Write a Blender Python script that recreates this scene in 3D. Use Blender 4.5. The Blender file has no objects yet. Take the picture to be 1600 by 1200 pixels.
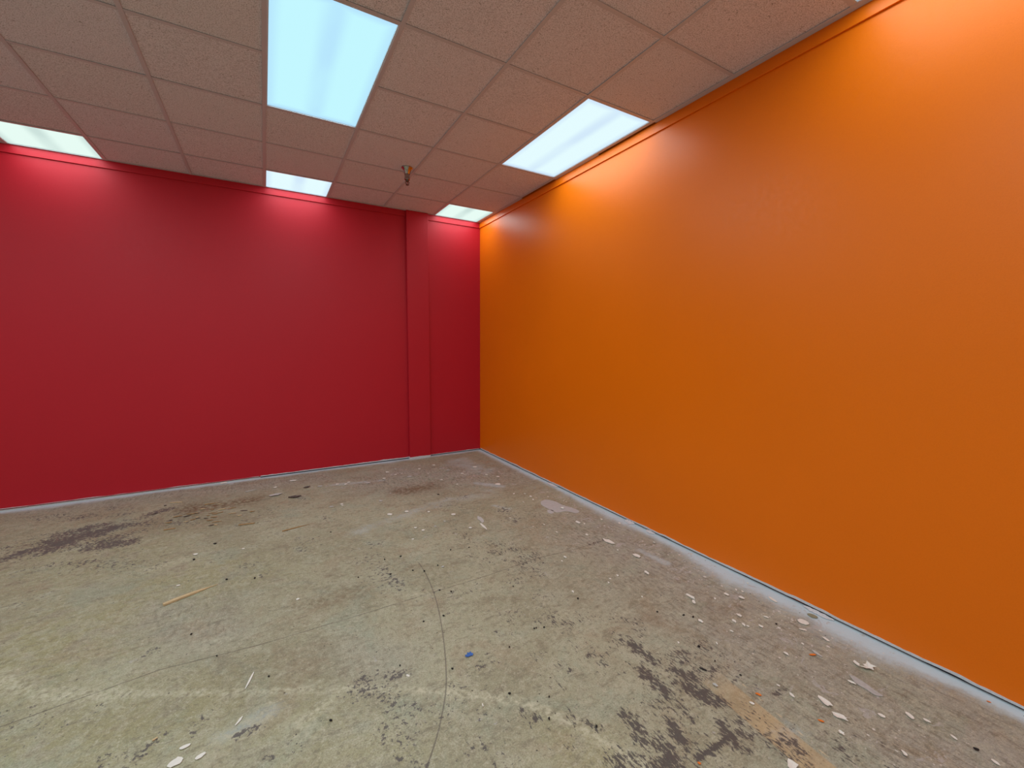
import bpy, bmesh, math, random
import numpy as np
from mathutils import Matrix, Vector

# ------------------------------------------------------------------ camera, world, exposure
SC = bpy.context.scene
COL = SC.collection
FPX, YAW, PITCH, ROLL = 663.47, 0.52753, -0.08784, 0.00595
CAM = Vector((-2.5474, -5.2441, 1.4298))
H = 3.063            # ceiling height
T = 0.6096           # two-foot ceiling grid
GX, GY = 0.0437, 0.5202

def cam_axes():
    fw = Vector((math.sin(YAW)*math.cos(PITCH), math.cos(YAW)*math.cos(PITCH), math.sin(PITCH)))
    rt = Vector((math.cos(YAW), -math.sin(YAW), 0)); up = rt.cross(fw)
    c, s = math.cos(ROLL), math.sin(ROLL)
    return c*rt + s*up, -s*rt + c*up, fw
RT, UP, FW = cam_axes()
cam = bpy.data.objects.new('camera', bpy.data.cameras.new('camera'))
COL.objects.link(cam)
cam.matrix_world = Matrix(((RT.x, UP.x, -FW.x, CAM.x), (RT.y, UP.y, -FW.y, CAM.y), (RT.z, UP.z, -FW.z, CAM.z), (0, 0, 0, 1)))
cam.data.sensor_width = 36; cam.data.lens = FPX/1600*36
cam.data.clip_start = 0.02
SC.camera = cam
w = bpy.data.worlds.new('world'); SC.world = w; w.use_nodes = True
w.node_tree.nodes['Background'].inputs[0].default_value = (0, 0, 0, 1)
w.node_tree.nodes['Background'].inputs[1].default_value = 0
vs = SC.view_settings
vs.view_transform = 'Standard'; vs.look = 'None'; vs.gamma = 1; vs.exposure = 0.0
try: vs.use_curve_mapping = False
except Exception: pass
SC.cycles.max_bounces = 10; SC.cycles.diffuse_bounces = 5; SC.cycles.glossy_bounces = 3
SC.cycles.use_denoising = True

LAMP_W = 12.9        # watts of each ceiling troffer
LAMP_CORNER, LAMP_EDGE, LAMP_OPEN = .66, .60, 1.33   # dimmed beside the walls to soften hot spots, boosted over open floor for fill
XL, YF = -7.3, -9.4  # unseen far walls of the room

def fl(u, v, z=0.0):
    """point of the floor seen at photo pixel (u, v)"""
    d = RT*((u-800)/FPX) + UP*((600-v)/FPX) + FW
    return CAM + d*((z-CAM.z)/d.z)

# ------------------------------------------------------------------ node helpers
class NT:
    def __init__(s, name):
        s.m = bpy.data.materials.new(name); s.m.use_nodes = True
        s.t = s.m.node_tree; s.b = s.t.nodes['Principled BSDF']
        s.out = s.t.nodes['Material Output']
    def n(s, typ, **kw):
        nd = s.t.nodes.new(typ)
        for k, v in kw.items():
            if k.startswith('_'): setattr(nd, k[1:], v)
        return nd
    def link(s, a, b): s.t.links.new(a, b)
    def put(s, sock, v):
        if isinstance(v, bpy.types.NodeSocket): s.link(v, sock)
        elif v is not None: sock.default_value = v
    def math(s, op, a, b=None, c=None, clamp=False):
        nd = s.n('ShaderNodeMath'); nd.operation = op; nd.use_clamp = clamp
        s.put(nd.inputs[0], a)
        if b is not None: s.put(nd.inputs[1], b)
        if c is not None: s.put(nd.inputs[2], c)
        return nd.outputs[0]
    def ramp(s, v, a, b, lo=0.0, hi=1.0, smooth=True):
        nd = s.n('ShaderNodeMapRange'); nd.clamp = True
        if smooth: nd.interpolation_type = 'SMOOTHSTEP'
        s.put(nd.inputs[0], v)
        for i, x in enumerate((a, b, lo, hi)): nd.inputs[i+1].default_value = x
        return nd.outputs[0]
    def mix(s, f, a, b, mode='MIX'):
        nd = s.n('ShaderNodeMix'); nd.data_type = 'RGBA'; nd.blend_type = mode
        s.put(nd.inputs[0], f); s.put(nd.inputs[6], rgba(a)); s.put(nd.inputs[7], rgba(b))
        return nd.outputs[2]
    def obj(s, scale=(1, 1, 1)):
        tc = s.n('ShaderNodeTexCoord'); mp = s.n('ShaderNodeMapping')
        s.link(tc.outputs['Object'], mp.inputs[0]); mp.inputs['Scale'].default_value = scale
        return mp.outputs[0]
    def noise(s, vec, scale, detail=4, rough=.55, dist=0):
        nd = s.n('ShaderNodeTexNoise'); s.link(vec, nd.inputs['Vector'])
        nd.inputs['Scale'].default_value = scale; nd.inputs['Detail'].default_value = detail
        nd.inputs['Roughness'].default_value = rough; nd.inputs['Distortion'].default_value = dist
        return nd.outputs['Fac']
    def voro(s, vec, scale, feat='F1', rnd=1.0):
        nd = s.n('ShaderNodeTexVoronoi'); nd.feature = feat; s.link(vec, nd.inputs['Vector'])
        nd.inputs['Scale'].default_value = scale; nd.inputs['Randomness'].default_value = rnd
        return nd
    def bump(s, h, strength, dist):
        nd = s.n('ShaderNodeBump'); nd.inputs['Strength'].default_value = strength
        nd.inputs['Distance'].default_value = dist; s.put(nd.inputs['Height'], h)
        s.link(nd.outputs[0], s.b.inputs['Normal'])
    def set(s, col=None, rough=None, metal=None, spec=None):
        if col is not None: s.put(s.b.inputs['Base Color'], rgba(col))
        if rough is not None: s.put(s.b.inputs['Roughness'], rough)
        if metal is not None: s.b.inputs['Metallic'].default_value = metal
        if spec is not None: s.put(s.b.inputs['Specular IOR Level'], spec)
        return s.m
def rgba(c):
    return (*c, 1) if isinstance(c, (tuple, list)) and len(c) == 3 else c

# ------------------------------------------------------------------ materials
def paint_mat(name, col, rough, spec, bump, vary=.05):
    m = NT(name); v = m.obj()
    big = m.noise(v, 1.1, 3)
    c = m.mix(big, tuple(x*(1-vary) for x in col), tuple(x*(1+vary) for x in col))
    fine = m.noise(v, 260, 3, .6); mid = m.noise(v, 34, 4, .6)
    c = m.mix(m.ramp(fine, .35, .75, 0, .10), c, tuple(min(1, x*1.35+.01) for x in col))
    c = m.mix(m.ramp(fine, .25, .5, .08, 0), c, tuple(x*.6 for x in col))
    h = m.math('ADD', m.math('MULTIPLY', fine, .6), m.math('MULTIPLY', mid, .5))
    m.bump(h, bump, .0012)
    m.set(c, m.ramp(mid, .3, .7, rough-.03, rough+.05), spec=spec)
    return m.m
M = {}
M['red'] = paint_mat('red_wall_paint', (.49, .0080, .021), .46, .36, .5)
M['orange'] = paint_mat('orange_wall_paint', (.88, .176, .0006), .36, .31, .45)
M['white_paint'] = paint_mat('off_white_wall_paint', (.62, .58, .50), .6, .3, .2)

def simple(name, col, rough=.6, metal=0, spec=.4, var=0.0, scale=40):
    m = NT(name)
    if var:
        c = m.mix(m.noise(m.obj(), scale, 4), tuple(x*(1-var) for x in col), tuple(min(1, x*(1+var)) for x in col))
        m.set(c, rough, metal, spec)
    else: m.set(col, rough, metal, spec)
    return m.m
M['black_gap'] = simple('dark_gap', (.012, .014, .02), .9, 0, .2, .3)
M['sill'] = simple('dark_sill_plate', (.028, .032, .045), .7, 0, .3, .5, 25)
M['gypsum'] = simple('torn_white_gypsum', (.62, .62, .64), .9, 0, .2, .22, 90)
M['deck'] = simple('dark_deck', (.03, .027, .024), .9)
M['grid'] = simple('grid_enamel', (.56, .555, .62), .45, 0, .4, .05, 8)
M['fixture'] = simple('fixture_enamel', (.56, .58, .60), .4, 0, .5, .04, 8)
M['chrome'] = simple('polished_chrome', (.42, .40, .38), .10, 1)
M['brass'] = simple('dull_bronze', (.16, .12, .08), .35, 1, .5, .25, 60)
M['wood'] = simple('split_pine', (.60, .45, .26), .7, 0, .3, .25, 60)
M['wood_dark'] = simple('aged_wood_splinter', (.36, .22, .10), .8, 0, .3, .35, 70)
M['bark'] = simple('dark_brown_chip', (.10, .075, .07), .8, 0, .3, .5, 90)
M['white_chip'] = simple('white_paint_flake', (.78, .75, .68), .7, 0, .3, .12, 60)
M['grey_chip'] = simple('pale_grey_paint_flake', (.50, .49, .46), .75, 0, .3, .2, 60)
M['olive_chip'] = simple('olive_paint_flake', (.27, .26, .17), .75, 0, .3, .2, 60)
M['blue_tape'] = simple('blue_masking_tape', (.05, .14, .42), .7, 0, .3, .2, 90)
M['orange_chip'] = simple('orange_paint_flake', (.75, .20, .03), .7, 0, .3, .15, 90)
M['crumb'] = simple('black_crumb', (.02, .018, .018), .8, 0, .3, .4, 90)

def tile_mat():
    m = NT('acoustic_tile'); v = m.obj()
    inf = m.n('ShaderNodeObjectInfo')
    off = m.n('ShaderNodeVectorMath'); off.operation = 'ADD'
    sc = m.n('ShaderNodeVectorMath'); sc.operation = 'SCALE'; m.link(inf.outputs['Location'], sc.inputs[0]); sc.inputs['Scale'].default_value = 3.71
    m.link(v, off.inputs[0]); m.link(sc.outputs[0], off.inputs[1]); p = off.outputs[0]
    base = m.mix(m.noise(p, 5, 3), (.74, .73, .82), (.81, .80, .89))
    rnd = inf.outputs['Random']
    base = m.mix(m.ramp(rnd, 0, 1, 0, .35, False), base, (.74, .75, .76))
    gr = m.noise(p, 190, 3, .6)
    pv = m.voro(p, 150); pc = m.n('ShaderNodeSeparateColor'); m.link(pv.outputs['Color'], pc.inputs[0])
    base = m.mix(m.math('MULTIPLY', m.ramp(pv.outputs['Distance'], .42, .22), m.ramp(pc.outputs[0], .55, .7, 0, .62)), base, (.20, .195, .21))
    base = m.mix(m.ramp(gr, .49, .60, 0, .55), base, (.34, .335, .37))
    base = m.mix(m.ramp(gr, .46, .34, 0, .5), base, (.86, .86, .95))
    worm = m.noise(p, 75, 2, .5, 1.2)
    fis = m.ramp(worm, .67, .70, 0, .6)
    base = m.mix(fis, base, (.10, .11, .11))
    m.bump(m.math('SUBTRACT', gr, m.math('MULTIPLY', fis, 1.2)), .5, .002)
    return m.set(base, .9, spec=.2)
M['tile'] = tile_mat()

def diffuser_mat(name, col, edge, strength=1.0):
    """lit acrylic lens: two tubes behind it leave it a touch dimmer along the middle and at the ends"""
    m = NT(name); tc = m.n('ShaderNodeTexCoord'); sp = m.n('ShaderNodeSeparateXYZ')
    m.link(tc.outputs['Generated'], sp.inputs[0])
    x = m.math('ABSOLUTE', m.math('SUBTRACT', sp.outputs[0], .5))
    y = m.math('ABSOLUTE', m.math('SUBTRACT', sp.outputs[1], .5))
    nz = m.noise(m.obj((1, .35, 1)), 4, 2)
    band = m.math('MULTIPLY', m.ramp(x, .16, .02), m.ramp(nz, .3, .7, .5, 1))
    side = m.ramp(x, .38, .5, 0, .7)
    end = m.ramp(y, .44, .50, 0, 1)
    f = m.math('MAXIMUM', m.math('MAXIMUM', m.math('MULTIPLY', band, .8), side), end)
    c = m.mix(f, col, edge)
    e = m.n('ShaderNodeEmission'); m.link(c, e.inputs[0]); e.inputs[1].default_value = strength
    m.link(e.outputs[0], m.out.inputs[0])
    return m.m
DIFF = {
    'cool': diffuser_mat('diffuser_cool', (.55, .93, 1.0), (.46, .76, .98)),
    'white': diffuser_mat('diffuser_bright', (.78, .97, 1.0), (.62, .78, .95)),
    'soft': diffuser_mat('diffuser_soft', (.80, .97, .90), (.55, .70, .66)),
}

# ------------------------------------------------------------------ mesh helpers
def link_mesh(name, verts, faces, mat, parent=None, loc=(0, 0, 0), smooth=False):
    me = bpy.data.meshes.new(name); me.from_pydata([tuple(v) for v in verts], [], faces); me.update()
    if mat: me.materials.append(mat)
    bm = bmesh.new(); bm.from_mesh(me); bmesh.ops.recalc_face_normals(bm, faces=bm.faces); bm.to_mesh(me); bm.free()
    if smooth: me.shade_smooth()
    o = bpy.data.objects.new(name, me); COL.objects.link(o)
    o.location = loc
    if parent: o.parent = parent
    return o
def boxdata(x0, x1, y0, y1, z0, z1):
    v = [(x, y, z) for z in (z0, z1) for y in (y0, y1) for x in (x0, x1)]
    f = [(0, 2, 3, 1), (4, 5, 7, 6), (0, 1, 5, 4), (2, 6, 7, 3), (0, 4, 6, 2), (1, 3, 7, 5)]
    return v, f
def box(name, x0, x1, y0, y1, z0, z1, mat, parent=None, bevel=0):
    c = ((x0+x1)/2, (y0+y1)/2, z0)
    v, f = boxdata(x0-c[0], x1-c[0], y0-c[1], y1-c[1], 0, z1-z0)
    o = link_mesh(name, v, f, mat, parent, c)
    if bevel:
        bm = bmesh.new(); bm.from_mesh(o.data)
        bmesh.ops.bevel(bm, geom=bm.edges[:], offset=bevel, segments=2, affect='EDGES', profile=.5)
        bm.to_mesh(o.data); bm.free()
    return o
def lathe(name, prof, mat, parent, loc, seg=28, smooth=True):
    vs_, fs = [], []
    for r, z in prof:
        for k in range(seg):
            a = 2*math.pi*k/seg; vs_.append((r*math.cos(a), r*math.sin(a), z))
    for i in range(len(prof)-1):
        for k in range(seg):
            k2 = (k+1) % seg
            fs.append((i*seg+k, i*seg+k2, (i+1)*seg+k2, (i+1)*seg+k))
    fs.append(tuple(range(seg))); fs.append(tuple((len(prof)-1)*seg+k for k in range(seg)))
    o = link_mesh(name, vs_, fs, mat, parent, loc)
    if smooth:
        o.data.shade_smooth()
        try: o.data.set_sharp_from_angle(angle=math.radians(35))
        except Exception: pass
    return o
def tag(o, label, cat, group=None):
    o['label'] = label; o['category'] = cat
    if group: o['group'] = group
    return o
def empty(name, loc, label, cat, group=None):
    o = bpy.data.objects.new(name, None); COL.objects.link(o); o.location = loc
    o.empty_display_size = .05
    return tag(o, label, cat, group)
def struct(o): o['kind'] = 'structure'; return o

# ------------------------------------------------------------------ numpy noise for ragged outlines and floor wear
def vnoise(X, Y, scale, seed, oct=4):
    tot = np.zeros_like(X, dtype=float); amp = 1; s = 0
    for o in range(oct):
        rs = np.random.RandomState(seed+o*17); tab = rs.rand(256, 256)
        x = X*scale*(2**o)+37.3*o; y = Y*scale*(2**o)+11.9*o
        xi = np.floor(x).astype(int); yi = np.floor(y).astype(int); fx = x-xi; fy = y-yi
        fx = fx*fx*(3-2*fx); fy = fy*fy*(3-2*fy)
        g = lambda a, b: tab[a % 256, b % 256]
        tot += amp*((g(xi, yi)*(1-fx)+g(xi+1, yi)*fx)*(1-fy)+(g(xi, yi+1)*(1-fx)+g(xi+1, yi+1)*fx)*fy)
        s += amp; amp *= .5
    return tot/s

# ------------------------------------------------------------------ FLOOR
def polydist(X, Y, pts, signed=False):
    """distance to a polyline; signed: side of the nearest segment"""
    best = np.full(X.shape, 1e9); sg = np.ones(X.shape)
    for (ax, ay), (bx, by) in zip(pts[:-1], pts[1:]):
        dx, dy = bx-ax, by-ay; L2 = dx*dx+dy*dy+1e-12
        t = np.clip(((X-ax)*dx+(Y-ay)*dy)/L2, 0, 1)
        d = np.hypot(X-ax-t*dx, Y-ay-t*dy)
        c = (X-ax)*dy-(Y-ay)*dx
        m = d < best
        sg = np.where(m, np.sign(c), sg); best = np.where(m, d, best)
    return best*sg if signed else best
def px(*pts): return [(fl(u, v).x, fl(u, v).y) for u, v in pts]

def smooth_poly(pts, n=6):
    """Catmull-Rom through the points"""
    P = [np.array(p) for p in pts]; P = [2*P[0]-P[1]]+P+[2*P[-1]-P[-2]]; out = []
    for i in range(1, len(P)-2):
        for k in range(n):
            t = k/n
            out.append(tuple(.5*((2*P[i])+(-P[i-1]+P[i+1])*t+(2*P[i-1]-5*P[i]+4*P[i+1]-P[i+2])*t*t+(-P[i-1]+3*P[i]-3*P[i+1]+P[i+2])*t**3)))
    return out+[tuple(P[-2])]

def build_floor():
    st = .0125
    xs = np.concatenate([np.linspace(XL, -4.9, 12, endpoint=False), np.arange(-4.9, 0.0001, st), [.10]])
    ys = np.concatenate([np.linspace(YF, -5.2, 14, endpoint=False), np.arange(-5.2, 0.0001, st), [.10]])
    X, Y = np.meshgrid(xs, ys); nx, ny = len(xs), len(ys)
    z = (vnoise(X, Y, 1.3, 5)-.5)*.004
    z = z*np.clip(-X/.3, 0, 1)*np.clip(-Y/.3, 0, 1)
    co = np.stack([X, Y, z], -1).reshape(-1, 3)
    i = np.arange(nx*ny).reshape(ny, nx)
    f = np.stack([i[:-1, :-1], i[:-1, 1:], i[1:, 1:], i[1:, :-1]], -1).reshape(-1, 4)
    me = bpy.data.meshes.new('floor')
    me.vertices.add(len(co)); me.vertices.foreach_set('co', co.ravel())
    me.loops.add(f.size); me.loops.foreach_set('vertex_index', f.ravel())
    me.polygons.add(len(f)); me.polygons.foreach_set('loop_start', np.arange(0, f.size, 4)); me.polygons.foreach_set('loop_total', np.full(len(f), 4))
    me.update(); me.validate(); me.shade_smooth()
    wob = (vnoise(X, Y, 3.5, 21)-.5)
    def blob(pts, r, s=1.0, w=.5):
        d = polydist(X, Y, px(*pts)) + wob*r*w*2
        return s*np.exp(-(np.maximum(d, 0)/r)**2)
    def addmax(lst):
        o = np.zeros_like(X)
        for b in lst: o = np.maximum(o, b)
        return o
    # dark residue of old adhesive
    dark_l = addmax([blob([(110, 842), (170, 826)], .19, 1.05), blob([(140, 858), (205, 845)], .11, .95), blob([(0, 876), (70, 855)], .10, .9),
                   blob([(235, 803), (262, 796)], .09, .85), blob([(205, 822), (225, 817)], .07, .8), blob([(110, 880), (150, 877)], .06, .75),
                   blob([(60, 850), (200, 836)], .34, .66), blob([(100, 835), (165, 820)], .12, .98), blob([(150, 872), (60, 885)], .25, .52), blob([(20, 810), (200, 800)], .24, .60), blob([(200, 815), (290, 820)], .20, .62), blob([(0, 880), (240, 880)], .22, .58), blob([(70, 862), (110, 852)], .10, .9), blob([(150, 850), (185, 838)], .14, .8), blob([(0, 905), (50, 895)], .16, .5), blob([(220, 1028), (240, 1018)], .04, .8), blob([(220, 1180), (250, 1150)], .05, .7),
                   blob([(170, 1190), (210, 1185)], .08, .6), blob([(300, 1150), (320, 1120)], .05, .6), blob([(370, 1150), (395, 1140)], .04, .85)])
    dark_r = addmax([blob([(990, 1010), (1025, 1035)], .06, 1.0), blob([(1005, 1050), (1045, 1085)], .055, 1.05), blob([(1050, 1045), (1085, 1060)], .05, 1.0),
                   blob([(1075, 1075), (1120, 1095)], .075, .95), blob([(1065, 1105), (1085, 1125)], .045, .95), blob([(985, 1120), (1005, 1160)], .055, .9),
                   blob([(1045, 1125), (1065, 1155)], .045, 1.0), blob([(1030, 1160), (1050, 1185)], .05, .95), blob([(1125, 1130), (1150, 1165)], .045, .95),
                   blob([(1160, 1165), (1190, 1180)], .04, .75), blob([(1090, 1185), (1145, 1150)], .017, 1.3, .1), blob([(1000, 990), (960, 960)], .06, .55),
                   blob([(1040, 1080), (1100, 1190)], .20, .62), blob([(960, 990), (1130, 1110)], .16, .6), blob([(1200, 1150), (1260, 1200)], .09, .7),
                   blob([(890, 1005), (900, 1012)], .04, .72), blob([(925, 1025), (945, 1035)], .05, .72), blob([(870, 1030), (890, 1045)], .06, .55),
                   blob([(810, 1110), (835, 1120)], .05, .66), blob([(920, 1130), (935, 1140)], .03, .85), blob([(1330, 1160), (1400, 1190)], .2, .5),
                   blob([(870, 1080), (880, 1150)], .12, .45), blob([(960, 1190), (1060, 1200)], .06, .85), blob([(935, 968), (1000, 975)], .08, .5),
                   blob([(1210, 1085), (1232, 1075)], .02, .8)])
    dark_m = addmax([blob([(590, 1080), (650, 1130)], .13, .66), blob([(600, 1140), (640, 1155)], .10, .72), blob([(645, 1102), (655, 1108)], .035, .95),
                   blob([(570, 1062), (620, 1058)], .07, .66), blob([(620, 1055), (636, 1052)], .03, .8), blob([(740, 1050), (770, 1030)], .12, .52),
                   blob([(755, 1115), (785, 1140)], .07, .58), blob([(455, 1160), (470, 1175)], .05, .6), blob([(410, 1184), (425, 1186)], .02, .9),
                   blob([(660, 1105), (700, 1150)], .10, .52), blob([(610, 1185), (660, 1195)], .05, .7), blob([(700, 1070), (790, 1085)], .06, .6),
                   blob([(1040, 935), (1060, 945)], .05, .3), blob([(945, 843), (920, 852)], .03, .75), blob([(960, 875), (985, 885)], .05, .45), blob([(1010, 920), (1035, 930)], .05, .45),
                   blob([(940, 915), (960, 922)], .04, .35), blob([(820, 848), (838, 855)], .03, .6), blob([(545, 900), (740, 905)], .25, .28)])
    clump = np.clip((vnoise(X, Y, 2.6, 140)-.42)*3.2, 0, 1)
    dark = np.maximum(np.maximum(dark_l, dark_m), .53*clump*np.clip((-Y-.25)/.5, 0, 1)*np.clip((-X-.25)/.5, 0, 1))
    dark_r = np.maximum(dark_r, .62*np.clip((vnoise(X, Y, 2.1, 141)-.45)*3.5, 0, 1)*np.exp(-((X+.95)/.75)**2)*np.clip((-Y-1.2)/1.0, 0, 1))
    brown = addmax([blob([(300, 795), (390, 783)], .17, .95), blob([(632, 768), (672, 760)], .13, .9), blob([(500, 940), (545, 925)], .11, .55), blob([(465, 948), (500, 945)], .07, .5),
                    blob([(250, 815), (340, 810)], .2, .35), blob([(390, 1045), (470, 1040)], .15, .3), blob([(1110, 965), (1130, 960)], .08, .35), blob([(1000, 965), (1020, 970)], .06, .3)])
    yellow = addmax([blob([(100, 1000), (250, 940)], .50, .9, .8), blob([(50, 1180), (250, 1130)], .35, .75, .8), blob([(0, 900), (200, 870)], .5, .5), blob([(900, 1170), (930, 1185)], .13, .7),
                     blob([(450, 1120), (560, 1180)], .22, .5), blob([(560, 1170), (640, 1180)], .14, .45)])
    grey = np.clip(addmax([blob([(950, 830), (1500, 1180)], .6, .95, .3), blob([(620, 745), (780, 740)], .55, .95, .3), blob([(80, 790), (500, 745)], .28, .8, .3), blob([(270, 960), (340, 990)], .2, .6), blob([(300, 960), (360, 940)], .16, .5),
                    blob([(540, 1010), (600, 1040)], .15, .4), blob([(860, 880), (900, 900)], .3, .4)]), 0, 1)
    # white overspray and dust beside the walls
    n1 = vnoise(X*0, Y, 1.6, 77, 3); n2 = vnoise(X, Y*0, 1.5, 55, 3)
    wr = .045+.17*np.clip((-Y-1.0)/3.5, 0, 1)*n1*1.3 + .03*(Y > -1.5)
    dx = np.clip(-X, 0, 9)
    dust_r = np.clip(.98*np.exp(-(dx/(wr*.85))**2)+.26*np.exp(-(dx/(wr*2.6))**2), 0, 1)
    wb = .05+.11*n2
    dust_b = .95*np.exp(-((-Y)/wb)**2)
    dust = np.maximum(np.maximum(dust_r, dust_b), .38*np.exp(-(dx/.5)**2)*vnoise(X, Y, 2.2, 91))
    dust = np.maximum(dust, addmax([blob([(720, 722), (760, 735)], .22, .42), blob([(560, 830), (700, 780)], .09, .34), blob([(640, 800), (760, 770)], .12, .30), blob([(520, 758), (600, 750)], .05, .4),
                                    blob([(350, 1150), (420, 1110)], .05, .38), blob([(1225, 1150), (1240, 1140)], .06, .32), blob([(1000, 860), (1040, 880)], .04, .5), blob([(745, 755), (785, 760)], .05, .5), blob([(770, 790), (795, 795)], .04, .45)]))
    dust = np.where((X < -4.88) | (Y < -5.18), 0, dust)
    # worn light track
    wear_pts = smooth_poly(px((-60, 1035), (0, 1058), (35, 1078), (120, 1082), (250, 1084), (400, 1081), (530, 1076), (660, 1080), (750, 1088), (830, 1103), (900, 1135), (950, 1165), (1010, 1200), (1060, 1235)))
    wd = polydist(X, Y, wear_pts, True)
    wearband = np.exp(-((wd)/.020)**2)*(.45+.9*vnoise(X, Y, 2.0, 8))
    wear2 = addmax([blob([(480, 1125), (530, 1080)], .02, .7, .1), blob([(60, 1085), (180, 1086)], .035, .7), blob([(480, 1145), (470, 1130)], .04, .5), blob([(960, 960), (985, 955)], .04, .3),
                    blob([(230, 890), (285, 875)], .05, .45), blob([(0, 1060), (30, 1075)], .05, .6), blob([(320, 1010), (350, 1000)], .05, .35), blob([(650, 930), (665, 930)], .03, .5),
                    blob([(870, 965), (885, 960)], .03, .4), blob([(1060, 960), (1180, 975)], .05, .2), blob([(350, 1160), (410, 1115)], .05, .4)])
    wear = np.clip(np.maximum(wearband*.8, wear2), 0, 1)
    spk = np.clip(addmax([blob([(850, 770), (1300, 1010)], .26, .9, .3), blob([(620, 740), (780, 740)], .35, .85, .3), blob([(440, 765), (560, 760)], .22, .6), blob([(780, 830), (900, 830)], .35, .55),
                  blob([(1250, 1040), (1400, 1150)], .3, .6), blob([(1150, 1000), (1250, 1060)], .2, .5), blob([(300, 790), (400, 800)], .25, .35)]), 0, 1)
    # thin lines as signed distances
    saw = polydist(X, Y, px((-120, 1178), (0, 1136), (250, 1046), (400, 1009), (540, 968), (675, 926), (760, 900), (840, 872), (900, 858), (930, 848)), True)
    arc = polydist(X, Y, smooth_poly(px((655, 880), (668, 902), (682, 940), (691, 985), (696, 1030), (697, 1075), (690, 1120), (680, 1160), (664, 1205), (640, 1250))), True)
    arcs2 = polydist(X, Y, smooth_poly(px((537, 875), (545, 865), (560, 857), (580, 854))), False)
    arcs3 = polydist(X, Y, smooth_poly(px((300, 935), (318, 960), (318, 985), (300, 1060), (275, 1140))), False)
    scr = polydist(X, Y, smooth_poly(px((470, 1130), (500, 1100), (520, 1082))), False)
    band_mid = px((1108, 1038), (1430, 1300))
    bl = polydist(X, Y, band_mid, True)          # tan tape residue, left edge near this line
    lineB = np.minimum(np.abs(polydist(X, Y, px((1150, 1060), (1320, 1205)), False)), 9)
    # distance along band
    (ax, ay), (bx, by) = band_mid; L = math.hypot(bx-ax, by-ay)
    t_al = ((X-ax)*(bx-ax)+(Y-ay)*(by-ay))/L
    def attr(name, chans):
        a = me.color_attributes.new(name, 'FLOAT_COLOR', 'POINT')
        arr = np.ones((nx*ny, 4), np.float32)
        for k, c in enumerate(chans): arr[:, k] = c.ravel()
        a.data.foreach_set('color', arr.ravel())
    attr('residue', (dark, dark_r, brown, yellow))
    attr('surface', (grey, dust, wear, spk))
    attr('lines', (saw, arc, np.minimum(arcs2, np.minimum(arcs3*1.6, scr)), bl))
    attr('tape', (t_al, lineB, wd))
    o = bpy.data.objects.new('floor', me); COL.objects.link(o)
    return o

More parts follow.
